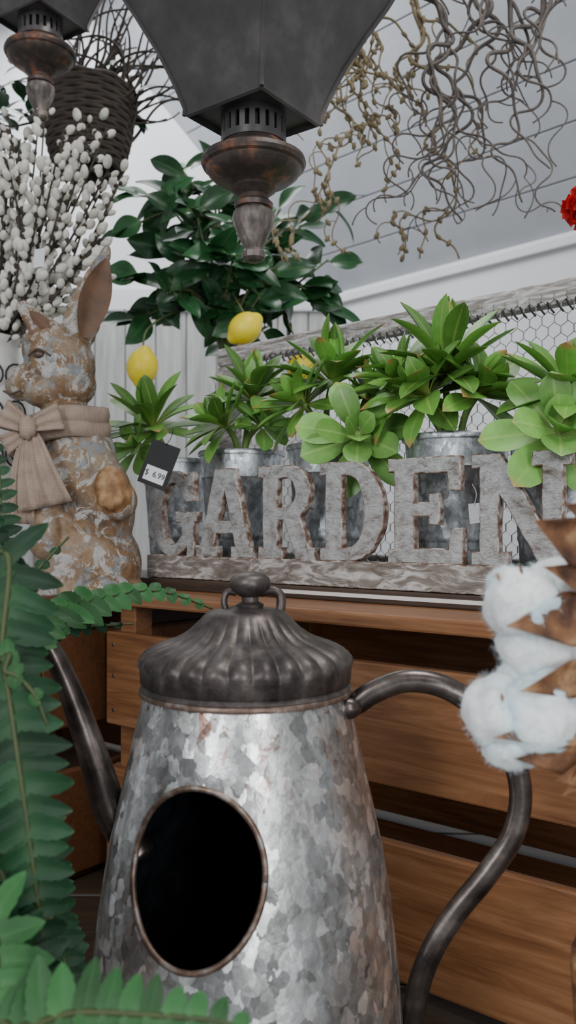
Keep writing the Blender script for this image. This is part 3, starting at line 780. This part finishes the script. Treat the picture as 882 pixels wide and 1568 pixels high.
# ------------------------------------------------------------ hanging vine basket behind
mb = MB(); BY = 1.95; bc = S(135, 200, BY)
for j in range(22):
    zz = bc.z-.09+j*.0085; r = .075+.025*sin(min(1, j/16)*pi/2)
    mb.tube([(bc.x+r*cos(q)*(1+.02*sin(q*8+j*3)), bc.y+r*sin(q), zz+.003*sin(q*8+j*3.1)) for q in [2*pi*i/32 for i in range(33)]], .0062, 6, 0)
for j in range(3): mb.tube([bc+Vector((.1*cos(j*2.1), .1*sin(j*2.1), .09)), bc+Vector((0, 0, .5)), Vector((bc.x, bc.y, CAM+2.05))], .002, 5, 0)
for j in range(60):                        # loose twisting vine ends
    b = bc+Vector((R.uniform(-.07, .09), R.uniform(-.05, .05), R.uniform(-.05, .10)))
    a = R.uniform(-.9, 1.3); w1 = R.uniform(2, 5); ph = R.uniform(0, 6); L = R.uniform(.16, .34); am = R.uniform(.3, .9)
    pts = [b]
    for i in range(16):
        an = a+am*sin(ph+i/15*w1)
        pts.append(pts[-1]+Vector((sin(an), .3*sin(ph*2+i*.4), cos(an)))*(L/16))
    mb.tube(pts, [lerp(.0042, .0018, i/16) for i in range(17)], 5, 0)
for j in range(90):
    a = R.uniform(0, 2*pi); b = bc+Vector((R.uniform(-.25, .10), R.uniform(-.06, .06), R.uniform(.0, .16)))
    mb.leaf(b, (cos(a), sin(a), R.uniform(-.5, .5)), (0, -.6, .8), .07, .034, lleaf, .5, 0, 1, .2, 7)
mb.obj('hanging_vine_basket', [m_twigd, m_tree])

# ------------------------------------------------------------ curly willow
def curly(mb, p, a, L, r, amp, depth, mi, rr, target=0.0, zmin=0.0):
    pts = [p.copy()]; rad = [r]; step = .0075; n = int(L/step); ph = rr.uniform(0, 6); f1 = rr.uniform(.17, .27); f2 = rr.uniform(.38, .6)
    y = rr.uniform(0, 6)
    kids = []
    for i in range(n):
        an = target+a*(1-i/n)+amp*(.85*sin(ph+i*f1)+.55*sin(ph*2+i*f2))
        p = p+Vector((sin(an), .4*sin(y+i*.21), -cos(an)))*step
        if p.z < zmin: break
        pts.append(p.copy()); rad.append(lerp(r, .0013, (i/n)**.8))
        if depth > 0 and i > 4 and rr.random() < .070:
            kids.append((p.copy(), rr.choice((-1, 1))*rr.uniform(.6, 1.2), L*rr.uniform(.22, .42), rad[-1]*.75))
        if mi == 1 and rr.random() < .22:
            mb.ell(p, (.0045, .0045, .008), Matrix.Rotation(rr.uniform(-1, 1), 3, 'Y'), 6, 4, 1)
    mb.tube(pts, rad, 6, mi)
    for (q, an, l, r2) in kids:
        curly(mb, q, an, l, r2, amp, depth-1, mi, rr, target, zmin)
rr = random.Random(21); mb = MB()
mainp = [S(560, -170, 1.45), S(640, -90, 1.45), S(740, -70, 1.45), S(850, -90, 1.45), S(930, -120, 1.5)]
mb.tube(spline(mainp, 6), .010, 8, 0)
mb.tube([mainp[2], mainp[2]+Vector((0, 0, .1)), Vector((mainp[2].x, mainp[2].y, CAM+2.05))], .003, 6, 0)
for (u, L, tg) in ((668, .56, .05), (700, .50, .1), (735, .70, .0), (755, .60, .0), (780, .55, .0), (805, .46, .05), (838, .40, .05), (872, .36, .0)):
    curly(mb, S(u, -85, 1.45+rr.uniform(-.06, .1)), rr.uniform(-.3, .3), L*1.08, .0060, 1.05, 2, 0, rr, tg, S(0, 335, 1.45).z)
mb.obj('curly_willow_branch', [m_twig, m_twig2])
mb = MB()
mainp = [S(470, -160, 1.6), S(540, -90, 1.6), S(620, -60, 1.6), S(660, -100, 1.6)]
mb.tube(spline(mainp, 6), .008, 8, 0)
mb.tube([mainp[1], mainp[1]+Vector((0, 0, .1)), Vector((mainp[1].x, mainp[1].y, CAM+2.05))], .003, 6, 0)
for (u, L, tg) in ((615, .86, .0), (590, .56, .0), (562, .50, -.08), (535, .46, -.08), (510, .36, -.1), (640, .40, 0)):
    curly(mb, S(u, -75, 1.6+rr.uniform(-.04, .06)), rr.uniform(-.3, .3), L, .0050, .85, 2, 1, rr, tg, S(0, 410, 1.6).z)
mb.obj('curly_willow_branch', [m_twig, m_twig2])

# ------------------------------------------------------------ ferns (rooted in a pot left of the can)
fp = Vector((-.36, .50, TT))
mb = MB()
mb.lathe([(.06, 0), (.065, .003), (.085, .15), (.093, .152), (.095, .175), (.086, .175), (.08, .15)], fp, 36, 2)
mb.lathe([(.083, .16), (.001, .165)], fp, 20, 3)
root = fp+Vector((0, 0, .16))
def fl(t): return min(1, t*12+.55)*max(.04, (1-t**3.4)**.9)*(1+.07*sin(t*30))
def frond(P, Lf, W, up, mi, n=34, sweep=.3, taper0=.25, rt=True, bend=.5):
    pts = spline(([root+Vector((R.uniform(-.02, .02), R.uniform(-.02, .02), 0))] if rt else [])+P, 12)
    mb.tube(pts, [lerp(.0024, .0009, i/(len(pts)-1)) for i in range(len(pts))], 6, 4)
    up = Vector(up).normalized()
    acc = [0]
    for a, b in zip(pts, pts[1:]): acc.append(acc[-1]+(b-a).length)
    j = 0
    for i in range(n):
        t = .12+.88*i/n; dd = t*acc[-1]
        while acc[j+1] < dd: j += 1
        p = pts[j].lerp(pts[j+1], (dd-acc[j])/(acc[j+1]-acc[j])); tn = (pts[j+1]-pts[max(j-1, 0)]).normalized(); sd = tn.cross(up).normalized()
        env = min(1, taper0+t*1.8)*min(1, (1-t)*3.2+.12)
        for s in (-1, 1):
            mb.leaf(p+tn*s*.001, sd*s+tn*(sweep+R.uniform(-.12, .12))+up*R.uniform(-.15, .2), up, Lf*env*R.uniform(.88, 1.1), W*R.uniform(.9, 1.1)*(.5+.5*env), fl, bend*R.uniform(.4, 1.4), 0, mi, .22, 12)
frond([S(-30, 870, .52), S(4, 1010, .50), S(30, 1180, .48), S(55, 1360, .47), S(72, 1520, .47), S(80, 1640, .47)], .031, .0140, (.25, -1, .15), 0, 50)
frond([S(-60, 1060, .56), S(10, 1200, .55), S(62, 1340, .54), S(105, 1500, .53), S(120, 1600, .53)], .028, .0140, (.3, -1, .3), 0, 40)
frond([S(-70, 950, .6), S(-20, 880, .62), S(0, 780, .63), S(-5, 670, .64)], .026, .011, (.2, -1, .1), 0, 40)
frond([S(-80, 1000, .6), S(-40, 960, .60), S(-15, 860, .60), S(-10, 740, .60)], .028, .012, (.5, -1, .1), 0, 36)
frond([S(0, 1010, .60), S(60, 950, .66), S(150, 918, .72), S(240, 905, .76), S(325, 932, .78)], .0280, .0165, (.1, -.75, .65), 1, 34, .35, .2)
frond([S(0, 1000, .62), S(60, 970, .68), S(130, 960, .72), S(205, 955, .74)], .023, .014, (0, -.6, .8), 0, 26)
frond([S(-30, 960, .62), S(20, 920, .66), S(60, 870, .70), S(105, 822, .72)], .018, .012, (.1, -1, .3), 0, 22)
frond([S(-40, 930, .60), S(0, 905, .62), S(30, 885, .63), S(62, 890, .63)], .020, .013, (.1, -1, .3), 0, 18)
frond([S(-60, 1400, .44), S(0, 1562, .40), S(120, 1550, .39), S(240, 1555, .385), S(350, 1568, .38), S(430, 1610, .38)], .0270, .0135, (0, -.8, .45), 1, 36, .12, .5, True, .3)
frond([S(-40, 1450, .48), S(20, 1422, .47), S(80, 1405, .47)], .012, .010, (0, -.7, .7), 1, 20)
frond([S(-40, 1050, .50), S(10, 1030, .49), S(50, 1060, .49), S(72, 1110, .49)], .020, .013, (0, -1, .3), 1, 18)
frond([S(-60, 1240, .52), S(0, 1330, .50), S(34, 1450, .49), S(45, 1600, .49)], .030, .0140, (.2, -1, .2), 0, 36)
frond([S(-10, 1450, .46), S(60, 1560, .44), S(130, 1620, .43)], .028, .014, (0, -.9, .4), 0, 22)
frond([S(-40, 1300, .58), S(70, 1400, .57), S(140, 1560, .55)], .026, .014, (0, -.9, .4), 0, 26)
mb.obj('potted_fern', [m_fern, m_fernl, m_terra, m_soil, m_fstem])

# ------------------------------------------------------------ cotton stalk
mb = MB(); CY = .45; kc = CY/F
def fluff(u, v, y, r, hairs=800):
    c = S(u, v, y); sd = Vector((R.uniform(0, 9), R.uniform(0, 9), R.uniform(0, 9)))
    def fn(p): return 1+.16*noise.noise(p*1.8+sd)+.05*noise.noise(p*5+sd)
    mb.ell(c, (r*kc,)*3, None, 40, 30, 0, fn=fn)
    for i in range(hairs):
        p = Vector((R.gauss(0, 1), R.gauss(0, 1), R.gauss(0, 1))).normalized(); q = c+p*fn(p)*r*kc*.97
        t = p.orthogonal().normalized(); t = Matrix.Rotation(R.uniform(0, 6.28), 3, p) @ t
        L = R.uniform(.2, .42)*r*kc
        m1 = q+p*L*.35+t*L*.5; m2 = q+p*L*.45+t*L*1.0
        w = p.cross(t)*.00010
        mb.add([q-w, q+w, m1+w, m1-w, m2], [(0, 1, 2, 3), (3, 2, 4)], 0)
for (u, v, y, r) in ((800, 925, .45, 56), (845, 900, .46, 46), (775, 895, .46, 30), (820, 985, .455, 58), (862, 1000, .47, 50), (835, 1045, .455, 50), (800, 1040, .46, 40), (765, 1090, .45, 56), (815, 1095, .45, 68), (785, 1130, .45, 48), (865, 1090, .47, 50), (880, 930, .48, 50)):
    fluff(u, v, y, r)
def hprof(t): return max(.03, sin(pi*(t*.9+.05))**.8) if t < .5 else max(.015, (1-(t-.5)/.5)**1.05*.98)
def husk(b, tip, w, up=(0, -1, .3), yb=.45, yt=.425, cup=.5):
    B = S(b[0], b[1], yb); T_ = S(tip[0], tip[1], yt); L = (T_-B).length*1.03
    mb.leaf(B, T_-B, up, L, w*kc, hprof, R.uniform(-.1, .3), .0011, 1, cup, 14, .5)
for b, t, w in (((920, 850), (815, 797), 78), ((915, 900), (838, 868), 44), ((930, 945), (785, 957), 84),
                ((925, 1020), (802, 1058), 58), ((920, 1120), (768, 1126), 52), ((925, 1150), (800, 1166), 56),
                ((915, 1180), (850, 1195), 44), ((915, 800), (862, 772), 40), ((920, 1160), (870, 1216), 40)):
    husk(b, t, w, (R.uniform(-.2, .2), -1, R.uniform(-.1, .6)))
for (u, v) in ((765, 890), (800, 880), (770, 1075)):
    mb.leaf(S(u, v, .42), (R.uniform(-.3, 0), -.1, .8), (0, -1, 0), 16*kc, 6*kc, hprof, .2, .0006, 1, .2, 6)
stk = spline([S(935, 700, .47), S(925, 850, .475), S(928, 1000, .475), S(925, 1150, .475), S(925, 1400, .48), Vector((.17, .50, TT+.20)), Vector((.20, .53, TT+.02))], 6)
mb.tube(stk, .0035, 8, 1)
mb.lathe([(.028, 0), (.03, .004), (.03, .05), (.012, .075), (.011, .10), (.014, .102), (.012, .104)], (.20, .53, TT), 24, 1)
mb.obj('cotton_stalk', [m_cotton, m_husk])

# ------------------------------------------------------------ red carnation
mb = MB(); fc = S(898, 315, 1.1)
for i in range(110):
    p = Vector((R.gauss(0, 1), R.gauss(0, 1), R.gauss(0, 1))).normalized()
    mb.leaf(fc, p, p.orthogonal(), R.uniform(.022, .032), .018, lambda t: .2+.8*t, R.uniform(-.3, .6), 0, 0, .3, 6, None, .12)
mb.tube(spline([fc, S(900, 500, 1.1), S(905, 800, 1.1), Vector((fc.x, 1.1, ZB+.02))], 5), .0025, 6, 1)
mb.lathe([(.02, 0), (.022, .002), (.025, .12), (.027, .122), (.024, .12), (.02, .1)], (fc.x, 1.1, ZB), 20, 2)
mb.obj('red_carnation', [m_red, m_stem, m_pot])

# ------------------------------------------------------------ price tags
def tag(c, w, h, ang, backm, label, text, nrm=(-.3, -.9, .1)):
    n = Vector(nrm).normalized(); x = Vector((0, 0, 1)).cross(n).normalized(); y = n.cross(x)
    x2 = x*cos(ang)+y*sin(ang); y2 = n.cross(x2)
    Mx = Matrix(((x2.x, y2.x, n.x, c.x), (x2.y, y2.y, n.y, c.y), (x2.z, y2.z, n.z, c.z), (0, 0, 0, 1)))
    mb = MB(); mb.box((-w/2, -h/2, -.0004), (w/2, h/2, .0004), 0)
    lw, lh, ly = label
    mb.box((-lw/2, ly-lh/2, .0004), (lw/2, ly+lh/2, .0007), 1)
    mb.tube(spline([(0, h/2-.003, .001), (.004, h/2+.01, .002), (0, h/2+.022, -.002)], 4), .0005, 5, 0)
    o = mb.obj('price_tag', [backm, m_paper], False, Mx)
    if text:
        cu = bpy.data.curves.new('price_text', 'FONT'); cu.body = text; cu.size = lh*.55; cu.align_x = 'CENTER'; cu.align_y = 'CENTER'; cu.extrude = .0002
        t = bpy.data.objects.new('price_text', cu); bpy.context.scene.collection.objects.link(t)
        cu.materials.append(m_black); t.parent = o; t.location = (0, ly, .0009)
tag(S(243, 712, 1.12), .044, .060, -.35, m_black, (.032, .020, -.014), '$  6.99')
tag(S(60, 395, 1.25), .018, .028, 0, m_paper, (.016, .02, 0), '')
tag(S(727, 786, .925), .012, .022, .1, m_paper, (.009, .015, 0), '')
tag(S(330, 612, 1.38), .010, .025, .2, m_black, (.006, .012, 0), '')

# ------------------------------------------------------------ lights, world, camera
def area(name, loc, tgt, size, en, col=(1, 1, 1)):
    l = bpy.data.lights.new(name, 'AREA'); l.shape = 'RECTANGLE'; l.size = size[0]; l.size_y = size[1]; l.energy = en; l.color = col
    o = bpy.data.objects.new(name, l); bpy.context.scene.collection.objects.link(o); o.location = loc
    o.rotation_euler = (Vector(tgt)-Vector(loc)).to_track_quat('-Z', 'Y').to_euler()
area('window_light_left', (-1.1, -1.2, CAM+.75), (0, .9, CAM-.05), (.6, 1.1), 24, (.96, .98, 1))
area('window_light_right', (.66, -1.3, CAM+.35), (0, .8, CAM-.1), (.32, 1.5), 21, (.98, .99, 1))
area('plant_top_fill', (.55, .45, CAM+1.8), (.1, 1.1, CAM), (.7, .7), 19, (1, .98, .95))  # added overhead fill, no real fixture: gives the plants top light
area('back_wall_fill', (-.6, 2.5, CAM+1.85), (-.2, 3.0, CAM), (1.6, .8), 28, (.97, .98, 1))  # added fill with no fixture behind it, brightens the back wall
w = bpy.data.worlds.new('World'); bpy.context.scene.world = w; w.use_nodes = True
bg = w.node_tree.nodes['Background']; bg.inputs[0].default_value = (.86, .89, .93, 1); bg.inputs[1].default_value = .44

cd = bpy.data.cameras.new('camera'); co = bpy.data.objects.new('camera', cd); bpy.context.scene.collection.objects.link(co)
co.location = (0, 0, CAM); co.rotation_euler = (pi/2, 0, 0)
cd.sensor_fit = 'VERTICAL'; cd.sensor_height = 36; cd.lens = 36*F/1568; cd.shift_y = 21/1568
cd.clip_start = .02
cd.dof.use_dof = True; cd.dof.focus_distance = .86; cd.dof.aperture_fstop = 8.0
bpy.context.scene.camera = co
